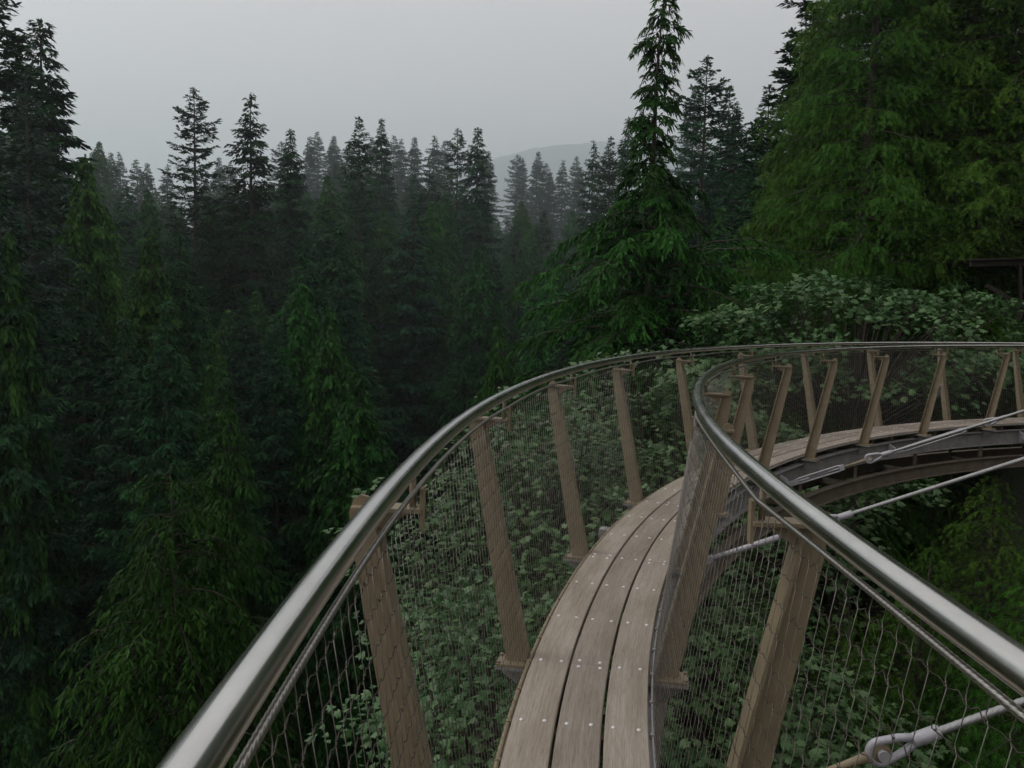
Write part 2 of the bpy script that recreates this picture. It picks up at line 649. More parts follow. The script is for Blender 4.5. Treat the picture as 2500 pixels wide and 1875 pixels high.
def smooth_tri(pts_list, r, nside=3):
    """many polylines (each an (m,3) array) -> one tube mesh with numpy"""
    Vs, Fs, base = [], [], 0
    for P in pts_list:
        m = len(P)
        d = np.gradient(P, axis=0)
        d /= np.linalg.norm(d, axis=1)[:, None] + 1e-9
        h = np.where(np.abs(d[:, 2:3]) < .9, np.array([[0, 0, 1.]]), np.array([[1., 0, 0]]))
        h = np.repeat(h[:1] if True else h, m, 0)
        a = np.cross(d, h)
        a /= np.linalg.norm(a, axis=1)[:, None] + 1e-9
        b = np.cross(a, d)
        ang = 2 * np.pi * np.arange(nside) / nside
        V = P[:, None] + r * (a[:, None] * np.cos(ang)[None, :, None] + b[:, None] * np.sin(ang)[None, :, None])
        Vs.append(V.reshape(-1, 3))
        i = (np.arange(m - 1)[:, None] * nside + np.arange(nside)[None]).ravel()
        j = (np.arange(m - 1)[:, None] * nside + (np.arange(nside)[None] + 1) % nside).ravel()
        Fs.append(np.stack([i, j, j + nside, i + nside], 1) + base)
        base += m * nside
    return np.concatenate(Vs), np.concatenate(Fs)


WX = lambda s: np.interp(s, SS, PX)
WY = lambda s: np.interp(s, SS, PY)
WT = lambda s: np.interp(s, SS, TH)
RS0, RS1 = POSTS[0] - .2, POSTS[-1] + .2


def net_point(s, t, side):
    """vectorised point of the netting: t = 0 at the deck edge, 1 at the top cable"""
    pk = np.array(POSTS)
    k = np.clip(np.searchsorted(pk, s) - 1, 0, len(pk) - 2)
    sa, sb = pk[k], pk[k + 1]
    w = np.clip((s - sa) / (sb - sa), 0, 1)
    oT = side * .455
    tx = (WX(sa) + oT * np.cos(WT(sa))) * (1 - w) + (WX(sb) + oT * np.cos(WT(sb))) * w
    ty = (WY(sa) - oT * np.sin(WT(sa))) * (1 - w) + (WY(sb) - oT * np.sin(WT(sb))) * w
    # the stretched cable bows a little towards the rail and sags
    bow = 4 * w * (1 - w)
    tz = 1.232 + .014 * bow + SLOPE * s
    ex, ey = WX(s) + oT * np.cos(WT(s)), WY(s) - oT * np.sin(WT(s))
    tx, ty = tx * .35 + ex * .65, ty * .35 + ey * .65
    oB = side * .306
    bx, by, bz = WX(s) + oB * np.cos(WT(s)), WY(s) - oB * np.sin(WT(s)), -.022 + SLOPE * s
    return np.stack([bx + (tx - bx) * t, by + (ty - by) * t, bz + (tz - bz) * t], -1)


def railing(side, label):
    par = thing('railing', label, 'railing')
    mb = Mix()
    sweep(mb, circ(side * RO, ZR, .0262, 24), RS0, RS1, .08, smooth=True)
    hr = mb.build('handrail', RAIL, par)
    for s in POSTS:
        post_meshes(s, side, par)
    # top cable as a twisted wire rope
    ss = np.concatenate([np.arange(RS0, 1.0, .03), np.arange(1.0, 7.0, .006), np.arange(7.0, RS1, .03)])
    P = net_point(ss, np.ones_like(ss), side)
    P[:, 2] += .004
    d = np.gradient(P, axis=0)
    d /= np.linalg.norm(d, axis=1)[:, None]
    a = np.cross(d, [0, 0, 1.])
    a /= np.linalg.norm(a, axis=1)[:, None]
    b = np.cross(a, d)
    n = 18
    ang = 2 * np.pi * np.arange(n) / n
    rr = .0058 * (1 + .22 * np.abs(np.cos(3 * ang)))
    tw = ss * 2 * np.pi / .09
    A = ang[None] + tw[:, None]
    Vv = P[:, None] + rr[None, :, None] * (a[:, None] * np.cos(A)[..., None] + b[:, None] * np.sin(A)[..., None])
    i = (np.arange(len(ss) - 1)[:, None] * n + np.arange(n)[None]).ravel()
    j = (np.arange(len(ss) - 1)[:, None] * n + (np.arange(n)[None] + 1) % n).ravel()
    link('top_cable', np_mesh('top_cable', Vv.reshape(-1, 3), np.stack([i, j, j + n, i + n], 1), smooth=True, mat=WIRE), par)
    # edge tube that holds the net at the deck
    mb = Mix()
    sweep(mb, circ(side * .303, -.022, .011 if side < 0 else .006, 8), RS0, RS1, .1, smooth=True)
    mb.build('edge_tube', TAN if side < 0 else GALV, par)
    mb = Mix()
    for k in range(int((RS1 - RS0) / .3)):
        s = RS0 + .15 + .3 * k
        f, r = frame(s)
        c = W(s, side * .300, -.022)
        mb.tube([c - f * .012, c + f * .012], .016 if side < 0 else .012, 8)
    q = mb.build('edge_clip', TAN if side < 0 else GALV, par)
    q['kind'] = 'stuff'
    # netting: upright wires with a jog at every knot, and the cross wires
    rng = np.random.default_rng(11 + side)
    pit, rows = .054, 18
    warp, weft, knots = [], [], []
    s = RS0
    cnt = 0
    while s < RS1:
        near = 1.0 < s < 8.5
        tt = (np.arange(rows) + .5) / rows
        if near:
            j = .0030 + .0018 * rng.random(rows)
            tv = np.concatenate([[0], np.stack([tt - .09 / rows, tt + .09 / rows], 1).ravel(), [1]])
            sv = s + np.concatenate([[0], np.stack([-j, j], 1).ravel(), [0]]) + rng.normal(0, .0008, 2 * rows + 2)
        else:
            tv = np.concatenate([[0], tt[::2], [1]])
            sv = s + .004 * np.where(np.arange(len(tv)) % 2, 1, -1)
        if 0.2 < s < 22:
            warp.append(net_point(sv, tv, side))
            cnt += 1
        s += pit
    for k in range(rows):
        t0 = (k + .5) / rows
        sn = np.arange(.6, 8.5, pit)
        sv = np.stack([sn - .010, sn, sn + .010, sn + pit / 2], 1).ravel()
        tv = t0 + np.tile(np.array([-.06, 0, .06, -.05]) / rows, len(sn)) + rng.normal(0, .03 / rows, len(sv))
        weft.append(net_point(sv, tv, side))
        sv = np.arange(8.5, 22, pit * 1.5)
        weft.append(net_point(sv, np.full(len(sv), t0), side))
        sk = np.arange(1.4, 6.5, pit)
        knots.append(np.stack([sk, np.full(len(sk), t0)], 1))
    Vw, Fw = smooth_tri(warp, .0011, 3)
    o = link('net_wire', np_mesh('net_wire', Vw, Fw, smooth=True, mat=WIRE), par)
    o['kind'] = 'stuff'
    Vw, Fw = smooth_tri(weft, .0012, 3)
    o = link('net_cross_wire', np_mesh('net_cross_wire', Vw, Fw, smooth=True, mat=WEFT), par)
    o['kind'] = 'stuff'
    kk = np.concatenate(knots)
    C = net_point(kk[:, 0], kk[:, 1], side)
    octv = np.array([(1, 0, 0), (-1, 0, 0), (0, 1, 0), (0, -1, 0), (0, 0, 1), (0, 0, -1)], float) * .0030
    octf = np.array([(0, 2, 4), (2, 1, 4), (1, 3, 4), (3, 0, 4), (2, 0, 5), (1, 2, 5), (3, 1, 5), (0, 3, 5)])
    Vk = (C[:, None] + octv[None]).reshape(-1, 3)
    Fk = (octf[None] + 6 * np.arange(len(C))[:, None, None]).reshape(-1, 3)
    o = link('net_knot', np_mesh('net_knot', Vk, Fk, mat=WEFT), par)
    o['kind'] = 'stuff'


railing(-1, 'steel railing with wire netting along the outer edge of the curved walkway')
railing(1, 'steel railing with wire netting along the inner edge of the curve, beside the stay cables')

# ------------------------------------------------------------------ stay cables up to the cliff
ANCHOR = Vector((15.0, 3.0, 6.0))


def ring_plate(mb, c, axis, up, R_, r_, th, n=20):
    axis, up = axis.normalized(), up.normalized()
    sd_ = axis.cross(up).normalized()
    V = []
    for h in (-th / 2, th / 2):
        for rr in (r_, R_):
            for k in range(n):
                a = 2 * math.pi * k / n
                V.append(c + axis * h + up * (rr * math.cos(a)) + sd_ * (rr * math.sin(a)))
    F = []
    for k in range(n):
        l = (k + 1) % n
        F += [(k, l, n + l, n + k), (3 * n + k, 3 * n + l, 2 * n + l, 2 * n + k),
              (n + k, n + l, 3 * n + l, 3 * n + k), (2 * n + k, 2 * n + l, l, k)]
    mb.add(V, F, smooth=False)


def rope_mesh(mb, A, B, r, sag, fine):
    L = (B - A).length
    n = int(fine / .012) if fine else 0
    ts = [i * .012 / L for i in range(n)] + [fine / L + (1 - fine / L) * i / 24 for i in range(25)]
    d = (B - A).normalized()
    a = d.cross(Vector((0, 0, 1))).normalized()
    b = a.cross(d)
    m = 18
    V, F = [], []
    for t in ts:
        p = A.lerp(B, t) - Vector((0, 0, sag * 4 * t * (1 - t)))
        tw = t * L * 2 * math.pi / .16
        for k in range(m):
            g = 2 * math.pi * k / m
            q = r * (1 + .16 * abs(math.cos(3 * g)))
            V.append(p + a * (q * math.cos(g + tw)) + b * (q * math.sin(g + tw)))
    for i in range(len(ts) - 1):
        for k in range(m):
            F.append((i * m + k, i * m + (k + 1) % m, (i + 1) * m + (k + 1) % m, (i + 1) * m + k))
    mb.add(V, F, smooth=True)


def stay(s, label, anchor, pin_at, buckle, fine=3.0):
    """lug -> (turnbuckle) -> rod -> clevis pin in a thimble -> ferrule -> wire rope -> anchor"""
    A = W(s, .415, -.235)
    d = (anchor - A).normalized()
    r = d.cross(Vector((0, 0, 1))).normalized()
    u = r.cross(d)
    par = thing('stay_cable', label, 'cable', group=None)
    f, rr = frame(s)
    # jaw on the lug
    mb = Mix()
    ring_plate(mb, A + f * .02, f, d, .034, .012, .012)
    ring_plate(mb, A - f * .02, f, d, .034, .012, .012)
    mb.tube([A - f * .04, A + f * .04], .012, 10)
    mb.box(A + d * .055, d, u, r, .06, .05, .05)
    mb.build('jaw', ZINC, par)
    mb = Mix()
    if buckle:
        b0, b1 = .10, pin_at - .30
        mb.tube([A + d * .06, A + d * b0], .013, 10)
        for sg in (-1, 1):
            mb.tube([A + d * b0 + u * (sg * .020), A + d * (b0 + .05) + u * (sg * .030), A + d * (b1 - .05) + u * (sg * .030),
                     A + d * b1 + u * (sg * .020)], .0095, 8)
        mb.box(A + d * (b0 + .012), d, u, r, .05, .06, .044)
        mb.box(A + d * (b1 - .012), d, u, r, .05, .06, .044)
        mb.tube([A + d * (b0 - .02), A + d * (b0 + .16)], .0115, 8)
        mb.tube([A + d * (b1 - .16), A + d * (b1 + .03)], .0115, 8)
        mb.build('turnbuckle', ZINC, par)
        mb = Mix()
        rod0 = b1 + .02
    else:
        rod0 = .07
        mb.tube([A + d * rod0, A + d * (pin_at - .24)], .024, 12)
        mb.build('sleeve_rod', ZINC, par)
        mb = Mix()
        rod0 = pin_at - .25
    P = A + d * pin_at
    # flat swelling eye rod (tan)
    prof = []
    mb.tube([A + d * rod0, P - d * .15, P - d * .09, P - d * .05], [.013, .015, .018, .022], 10)
    ring_plate(mb, P, r, d, .036, .014, .026)
    mb.build('eye_rod', TAN, par)
    mb = Mix()
    mb.tube([P - r * .032, P + r * .032], .0175, 14, smooth=False)
    mb.tube([P + r * .030, P + r * .036], .022, 14, smooth=False)
    mb.build('pin', ZINC, par)
    # thimble loop
    mb = Mix()
    pts = []
    for k in range(15):
        a = math.pi * .5 + math.pi * k / 14
        pts.append(P + d * (.044 * math.cos(a)) + u * (.044 * math.sin(a)))
    full = [P + d * .15 + u * .004] + [P + d * .08 + u * .030] + pts + [P + d * .08 - u * .030] + [P + d * .15 - u * .004]
    mb.tube(full, .0155, 12)
    mb.build('thimble', ZINC, par)
    mb = Mix()
    mb.tube([P + d * .125, P + d * .132, P + d * .225, P + d * .232], [.023, .027, .027, .021], 14)
    mb.build('ferrule', ZINC, par)
    mb = Mix()
    rope_mesh(mb, P + d * .22, anchor, .0135, .02, fine)
    mb.build('wire_rope', ROPE, par)
    return par


stay(STAYS[0], 'stay cable with a tan eye rod pinned in a thick white thimble', ANCHOR + Vector((-.3, -.6, 0)), .80, True, 3.2)
stay(STAYS[1], 'stay cable with a long pale sleeve rod instead of an open turnbuckle', ANCHOR + Vector((-.2, -.3, 0)), .95, False, 4)
stay(STAYS[2], 'stay cable with an open turnbuckle below its thimble, crossing in front of the far posts', ANCHOR, .95, True, 4)
stay(STAYS[3], 'thin stay cable running close above and parallel to a longer stay cable', ANCHOR + Vector((.1, .3, 0)), 1.3, True, 4)
stay(STAYS[4], 'short visible end of a stay cable rising from the far walkway beam', ANCHOR + Vector((.2, .6, 0)), .9, True, 2)

# ------------------------------------------------------------------ trees
def tri_lobes(lobes):
    """list of (base0, base1, tip) in (a, b, c) -> template"""
    V, F = [], []
    for l in lobes:
        n = len(V)
        V += list(l)
        F.append((n, n + 1, n + 2))
    return np.array(V, float), np.array(F)


KITE = (np.array([(0, 0, 0), (.45, .5, -.12), (1, 0, -.06), (.45, -.5, -.12)], float), np.array([(0, 1, 2), (0, 2, 3)]))
_l = []
for a_ in (.08, .30, .52, .72):
    for b_ in (1, -1):
        w_ = .5 * (1.05 - .55 * a_)
        _l.append(((a_ - .07, 0, 0), (a_ + .07, 0, 0), (a_ + .24, b_ * w_, -.10)))
_l.append(((.62, .05, 0), (.62, -.05, 0), (1.0, 0, -.05)))
FEATHER = tri_lobes(_l)
_l = []
for a_, w_, r_ in ((.06, .40, .34), (.30, .52, .36), (.54, .40, .32)):
    for b_ in (1, -1):
        _l.append(((a_ - .05, 0, 0), (a_ + .10, b_ * .02, 0), (a_ + r_, b_ * w_, -.16)))
_l.append(((.55, .09, 0), (.55, -.09, 0), (1.0, 0, -.12)))
FROND = tri_lobes(_l)
TASSEL = (np.array([(0, 0, 0), (.25, .42, -.1), (.62, .30, -.14), (1, 0, 0), (.62, -.34, -.1), (.25, -.40, -.14)], float),
          np.array([(0, 1, 2), (0, 2, 3), (0, 3, 4), (0, 4, 5)]))


def unit(a):
    return a / (np.linalg.norm(a, axis=-1, keepdims=True) + 1e-9)


class Foliage:
    def __init__(self, seed):
        self.rng = np.random.default_rng(seed)
        self.P, self.A, self.N, self.L, self.Wd, self.T = [], [], [], [], [], []
        self.wood = []

    def put(self, P, A, N, L, Wd, T):
        for l, x in zip((self.P, self.A, self.N, self.L, self.Wd, self.T), (P, A, N, L, Wd, T)):
            l.append(x)

    def leaf_mesh(self, name, tpl, mat):
        P, A, N = np.concatenate(self.P), unit(np.concatenate(self.A)), np.concatenate(self.N)
        L, Wd, T = np.concatenate(self.L), np.concatenate(self.Wd), np.concatenate(self.T)
        B = unit(np.cross(N, A))
        C = np.cross(A, B)
        tv, tf = tpl
        V = (P[:, None] + A[:, None] * (tv[None, :, 0:1] * L[:, None, None]) + B[:, None] * (tv[None, :, 1:2] * Wd[:, None, None])
             + C[:, None] * (tv[None, :, 2:3] * Wd[:, None, None]))
        F = tf[None] + len(tv) * np.arange(len(P))[:, None, None]
        return np_mesh(name, V.reshape(-1, 3), F.reshape(-1, 3), tint=np.clip(np.repeat(T, len(tv)), 0, 1), mat=mat)

    def wood_mesh(self, name):
        Vs, Fs, base = [], [], 0
        for P, r, n in self.wood:
            m = len(P)
            d = unit(np.gradient(P, axis=0))
            h = np.array([0, 0, 1.]) if abs(d[0, 2]) < .8 else np.array([1., 0, 0])
            a = unit(np.cross(d, h))
            b = np.cross(a, d)
            ang = 2 * np.pi * np.arange(n) / n
            V = P[:, None] + np.asarray(r)[:, None, None] * (a[:, None] * np.cos(ang)[None, :, None] + b[:, None] * np.sin(ang)[None, :, None])
            Vs.append(V.reshape(-1, 3))
            i = (np.arange(m - 1)[:, None] * n + np.arange(n)[None]).ravel()
            j = (np.arange(m - 1)[:, None] * n + (np.arange(n)[None] + 1) % n).ravel()
            Fs.append(np.stack([i, j, j + n, i + n], 1) + base)
            base += m * n
        return np_mesh(name, np.concatenate(Vs), np.concatenate(Fs), smooth=True, mat=BARK)


def conifer(seed, H, prof, crown, style, tpl, mat, whorl=.5, per=5, nlet=14, nsp=6, sl=.3, sw=.13, trunk_r=.3, lean=0,
            miss=.08, clump=0.0):
    """origin at the base, tip at (0,0,H); prof = [(metres below tip, branch length)]"""
    fo = Foliage(seed)
    g = fo.rng
    zt = np.linspace(0, H, 16)
    sway = np.cumsum(g.normal(0, .03, 16))
    sway = sway - np.linspace(0, sway[-1], 16)
    tx, ty = sway * .6, np.roll(sway, 4) * .6
    if style['nod']:
        tx[-2:] += np.array([.05, style['nod']]) * .6
    rr = trunk_r * (1 - zt / H) ** .8 + .007
    rr[0] *= 1.3
    fo.wood.append((np.stack([tx, ty, zt], 1), rr, 7))
    pd, pl = np.array([a for a, b in prof]), np.array([b for a, b in prof])
    z = .12
    az = g.random() * 6.28
    secT = .5
    while z < crown:
        n = max(2, int(round(per * (.45 + .55 * min(1, z / 3)))))
        sect = g.normal(0, .18)
        for k in range(n):
            az += 2.39996 + g.normal(0, .35)
            if g.random() < miss:
                continue
            zb = z + g.uniform(-.5, .5) * whorl
            if zb < .05:
                continue
            q = zb / crown
            L = np.interp(zb, pd, pl) * g.uniform(.72, 1.18) * (1 + clump * math.sin(3 * az + zb * 1.1 + seed))
            L = max(L, .22)
            e0 = style['e0'][0] + (style['e0'][1] - style['e0'][0]) * q + g.normal(0, .10)
            e1 = style['e1'][0] + (style['e1'][1] - style['e1'][0]) * q + g.normal(0, .14)
            e2 = style['e2'][0] + (style['e2'][1] - style['e2'][0]) * q + g.normal(0, .14)
            u = np.linspace(0, 1, 9)
            el = np.interp(u, [0, .55, 1], [e0, e1, e2])
            aa = az + np.cumsum(g.normal(0, .06, 9))
            D = np.stack([np.cos(el) * np.cos(aa), np.cos(el) * np.sin(aa), np.sin(el)], 1)
            B = np.concatenate([np.zeros((1, 3)), np.cumsum((D[1:] + D[:-1]) / 2 * (L / 8), axis=0)])
            b0 = np.array([np.interp(H - zb, zt, tx), np.interp(H - zb, zt, ty), H - zb])
            B = B + b0
            br = max(.006, min(.05, .011 * L)) * (1 - u * .85)
            if L > .5:
                fo.wood.append((B[::2], br[::2], 4))
            nl = max(3, int(nlet * (L / max(pl)) ** .8 * style.get('ln', 1)))
            t = np.clip((np.arange(nl) + g.random(nl)) / nl, 0, 1) ** .85
            t = style['bare'] + (1 - style['bare']) * t
            pb = np.stack([np.interp(t, u, B[:, i]) for i in range(3)], 1)
            db = unit(np.stack([np.interp(t, u, D[:, i]) for i in range(3)], 1))
            sd = np.where(np.arange(nl) % 2 == 0, 1, -1)
            lat = unit(np.cross(db, [0, 0, 1.]))
            ang = g.normal(style['ang'], .22, nl) * (1 - .6 * t ** 3)
            dl = unit(db * np.cos(ang)[:, None] + lat * (np.sin(ang) * sd)[:, None] + g.normal(0, .13, (nl, 3)))
            ll = style['let'] * L * (1.02 - t * .72) * g.uniform(.55, 1.15, nl) + style['lmin']
            hang = style['hang'] * g.uniform(.5, 1.5, nl)
            k_ = np.clip((np.arange(nsp)[None] + g.random((nl, nsp))) / nsp, 0, 1)
            Q = pb[:, None] + dl[:, None] * (ll[:, None] * k_)[..., None]
            Q[..., 2] -= (hang * ll)[:, None] * k_ ** 1.7
            Ax = dl[:, None] + np.zeros((nl, nsp, 3))
            Ax[..., 2] -= (hang[:, None] * 1.7 * k_ ** .7)
            alt = np.where(np.arange(nsp) % 2 == 0, 1, -1)[None, :, None]
            side = unit(np.cross(dl, [0, 0, 1.]))[:, None] * alt
            Ax = unit(Ax) + side * style['sp'] + g.normal(0, style['jit'], (nl, nsp, 3))
            Ax[..., 2] -= style['sdroop'] * g.random((nl, nsp))
            Nn = np.array([0, 0, 1.]) + .45 * np.array([math.cos(az), math.sin(az), 0]) + g.normal(0, style['nj'], (nl, nsp, 3))
            sc_ = g.uniform(.65, 1.25, (nl, nsp)) * (.55 + .45 * min(1, L / 1.2))
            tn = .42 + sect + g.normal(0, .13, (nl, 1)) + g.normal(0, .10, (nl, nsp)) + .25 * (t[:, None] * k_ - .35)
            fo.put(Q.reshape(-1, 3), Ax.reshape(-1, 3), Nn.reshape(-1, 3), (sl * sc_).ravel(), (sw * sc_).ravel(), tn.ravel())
        z += whorl * g.uniform(.75, 1.25) * (.5 + .5 * min(1, z / 5))
    # leader
    k = 34
    zz = H - .02 - g.random(k) * 1.0
    aa = g.random(k) * 6.28
    fo.put(np.stack([np.interp(zz, zt, tx), np.interp(zz, zt, ty), zz], 1),
           np.stack([np.cos(aa) * .5, np.sin(aa) * .5, np.full(k, .8 if not style['nod'] else -.3)], 1),
           g.normal(0, 1, (k, 3)), np.full(k, sl * .7), np.full(k, sw * .8), np.full(k, .5))
    return fo.wood_mesh('trunk'), fo.leaf_mesh('crown', tpl, mat), H, max(pl)


# elevation angles at (tip of tree, crown base): branch root e0, middle e1, end e2
S_FIR = dict(e0=(.55, -.10), e1=(.30, -.28), e2=(.45, .02), bare=.08, ang=.85, let=.34, lmin=.22, hang=.18, sp=.45, jit=.20, sdroop=.15, nj=.45, nod=0)
S_SPR = dict(e0=(.35, -.25), e1=(.05, -.42), e2=(.20, -.15), bare=.06, ang=.8, let=.30, lmin=.22, hang=.45, sp=.40, jit=.22, sdroop=.3, nj=.5, nod=0)
S_HEM = dict(e0=(.35, .12), e1=(-.15, -.20), e2=(-.85, -.55), bare=.10, ang=.95, let=.36, lmin=.20, hang=.75, sp=.45, jit=.26, sdroop=.85, nj=.6, nod=.5)
S_CED = dict(e0=(.25, -.05), e1=(-.15, -.45), e2=(.05, -.05), bare=.10, ang=.85, let=.40, lmin=.25, hang=.95, sp=.55, jit=.30, sdroop=.8, nj=.7, nod=.15)

S_HERO = dict(S_HEM, e0=(.30, .05), e1=(-.10, -.18), e2=(-.60, -.42), hang=.45, sdroop=.65, ang=.85, let=.30, nod=.35, bare=.06)
S_CEDN = dict(S_CED, hang=.75, sdroop=.75, jit=.40, nj=.9, let=.34, lmin=.3, e1=(-.10, -.35), e2=(.0, -.15))
cone = lambda R, h, p=.8: [(x * h, R * x ** p) for x in np.linspace(0, 1, 10)]
old_fir = [(0, .1), (1, .8), (2.2, 1.5), (4, 2.0), (6, 1.9), (8, 2.6), (11, 2.5), (14, 3.3), (18, 3.6), (24, 4.0)]
hero = [(0, .12), (.6, .38), (1.2, .66), (2.0, .42), (3.0, .62), (3.6, .80), (4.2, .60), (4.8, 1.0), (5.5, 1.8), (6.3, 2.8), (8, 3.6),
        (10, 4.0), (12, 4.2), (14, 4.2)]
small_hem = [(0, .3), (.6, .7), (1.5, 1.15), (2.5, 1.5), (4, 1.9), (6, 2.2), (9, 2.4)]

PROTO = {}
fc = dict(nlet=21, nsp=8, sl=.36, sw=.14)
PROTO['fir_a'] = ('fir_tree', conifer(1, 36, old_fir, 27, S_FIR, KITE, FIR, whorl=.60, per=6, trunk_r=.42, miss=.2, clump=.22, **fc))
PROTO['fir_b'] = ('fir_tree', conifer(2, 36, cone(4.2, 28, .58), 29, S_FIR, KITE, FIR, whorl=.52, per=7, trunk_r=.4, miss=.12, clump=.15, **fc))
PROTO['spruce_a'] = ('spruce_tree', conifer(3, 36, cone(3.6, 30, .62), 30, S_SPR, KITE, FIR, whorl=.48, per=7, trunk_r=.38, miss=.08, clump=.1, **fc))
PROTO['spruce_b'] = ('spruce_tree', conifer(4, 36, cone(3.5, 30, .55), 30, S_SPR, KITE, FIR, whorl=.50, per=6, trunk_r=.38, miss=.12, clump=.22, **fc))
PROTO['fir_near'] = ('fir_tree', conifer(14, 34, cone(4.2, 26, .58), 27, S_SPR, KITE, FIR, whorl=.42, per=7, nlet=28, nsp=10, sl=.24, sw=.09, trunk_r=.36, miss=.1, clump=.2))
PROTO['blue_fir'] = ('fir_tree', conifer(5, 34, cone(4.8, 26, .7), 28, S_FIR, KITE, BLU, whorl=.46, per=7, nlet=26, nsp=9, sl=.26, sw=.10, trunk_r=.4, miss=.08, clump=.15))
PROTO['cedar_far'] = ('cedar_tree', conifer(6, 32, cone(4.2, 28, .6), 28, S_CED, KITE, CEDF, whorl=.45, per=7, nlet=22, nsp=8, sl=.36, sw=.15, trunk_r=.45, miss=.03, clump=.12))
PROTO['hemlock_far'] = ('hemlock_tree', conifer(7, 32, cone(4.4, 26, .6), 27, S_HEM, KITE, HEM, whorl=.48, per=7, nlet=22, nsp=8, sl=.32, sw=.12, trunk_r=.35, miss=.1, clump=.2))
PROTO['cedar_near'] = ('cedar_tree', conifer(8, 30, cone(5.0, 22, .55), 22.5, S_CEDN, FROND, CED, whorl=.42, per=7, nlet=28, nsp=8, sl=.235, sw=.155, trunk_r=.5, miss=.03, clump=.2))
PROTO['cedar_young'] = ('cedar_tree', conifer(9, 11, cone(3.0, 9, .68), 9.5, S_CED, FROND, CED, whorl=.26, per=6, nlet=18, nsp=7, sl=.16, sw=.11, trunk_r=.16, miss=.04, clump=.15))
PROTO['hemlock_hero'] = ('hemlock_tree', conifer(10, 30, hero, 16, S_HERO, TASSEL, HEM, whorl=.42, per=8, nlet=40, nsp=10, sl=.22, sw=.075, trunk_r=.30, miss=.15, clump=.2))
PROTO['hemlock_young'] = ('hemlock_tree', conifer(11, 29, small_hem, 11, S_HEM, TASSEL, HEM, whorl=.29, per=6, nlet=22, nsp=9, sl=.16, sw=.055, trunk_r=.15, miss=.08, clump=.15))


def maple(seed, rad, base_z, nspray=170, leaf=.15):
    """origin at the crown centre; trunk drops to base_z; returns wood, crown, list of front leaf transforms"""
    fo = Foliage(seed)
    g = fo.rng
    R = np.array(rad)
    fo.wood.append((np.array([(g.normal(0, .1) * k, g.normal(0, .1) * k, base_z + (0 - base_z) * k / 6) for k in range(7)]),
                    np.linspace(.22, .09, 7), 7))
    C = []
    while len(C) < nspray:
        v = unit(g.normal(0, 1, 3))
        if v[2] < -.55:
            continue
        q = v * g.uniform(.45, 1.0) ** .5 * (1.18 if g.random() < .15 else 1)
        C.append(q * R * (1 + .26 * math.sin(5 * v[0] + seed) * math.cos(4 * v[1] + 1)))
    C = np.array(C)
    for c in C:
        root = np.array([0, 0, base_z * .12]) + np.array([c[0] * .25, c[1] * .25, min(0, c[2]) * .5])
        t = np.linspace(0, 1, 6)[:, None]
        mid = root * (1 - t) + c * t
        mid[:, 2] += .25 * np.sin(t[:, 0] * 3.14) * np.linalg.norm(c - root) * .3
        fo.wood.append((mid, np.linspace(.035, .006, 6), 4))
        out = unit(c / R)
        nrm = unit(np.array([0, 0, 1.]) + .38 * out + g.normal(0, .16, 3))
        n = int(g.integers(34, 58))
        e1 = unit(np.cross(nrm, [g.normal(), g.normal(), .1]))
        e2 = np.cross(nrm, e1)
        rr = np.sqrt(g.random(n)) * g.uniform(.45, .85)
        aa = g.random(n) * 6.283
        radial = e1[None] * np.cos(aa)[:, None] + e2[None] * np.sin(aa)[:, None]
        P = c + radial * rr[:, None] + nrm * g.normal(0, .06, n)[:, None]
        P[:, 2] -= .35 * rr ** 2
        A = radial + out * .5 + g.normal(0, .3, (n, 3)) - np.array([0, 0, .35])
        N = nrm + g.normal(0, .40, (n, 3))
        s_ = leaf * g.uniform(.6, 1.25, n)
        fo.put(P, A, N, s_, s_ * 1.05, np.clip(.5 + g.normal(0, .1) + g.normal(0, .17, n), 0, 1))
    return fo


_o = [(0, 0), (.08, .30), (.30, .52), (.34, .26), (.62, .44), (.66, .18), (1.0, 0)]
_mv = [(x, y, -.35 * abs(y)) for x, y in _o] + [(x, -y, -.35 * abs(y)) for x, y in _o[1:-1]]
# fan of triangles from the leaf's heart
_mv = [(.36, 0, .02)] + _mv
ring = [1, 2, 3, 4, 5, 6, 7, 12, 11, 10, 9, 8]
MAPLE = (np.array(_mv, float), np.array([(0, ring[i], ring[(i + 1) % 12]) for i in range(12)]))
LEAF_ME = np_mesh('leaf', MAPLE[0], MAPLE[1], tint=np.full(len(_mv), .62), mat=MAP)

used = {}
info = []


def d_seed(v):
    return v * .77


def put_tree(kind, px, py, dist, rad, label, group=None, rot=None, hmax=75):
    name, (wood, crown, H0, R0) = PROTO[kind]
    tip = at(px, py, dist)
    zb = float(ground_z(tip.x, tip.y))
    Ht = tip.z - zb + .3
    k = rad / R0
    zs = max(Ht / H0, .85 * k)                       # never squashed: a short visible top has its foot lower down the slope
    t = thing(name, label, 'tree', (tip.x, tip.y, tip.z - zs * H0), group)
    t.scale = (k, k, zs)
    lean = math.radians(1.5) if group else 0
    t.rotation_euler = (lean * math.sin(px * 3.1 + d_seed(py)), lean * math.cos(px * 1.3), rot if rot is not None else (px * 1.7 + py * .9 + dist) % 6.283)
    link('trunk', wood, t)
    link('crown', crown, t)
    info.append((kind, round(px), round(py), round(dist), round(Ht, 1), round(k, 2), round(Ht / H0, 2)))
    return t


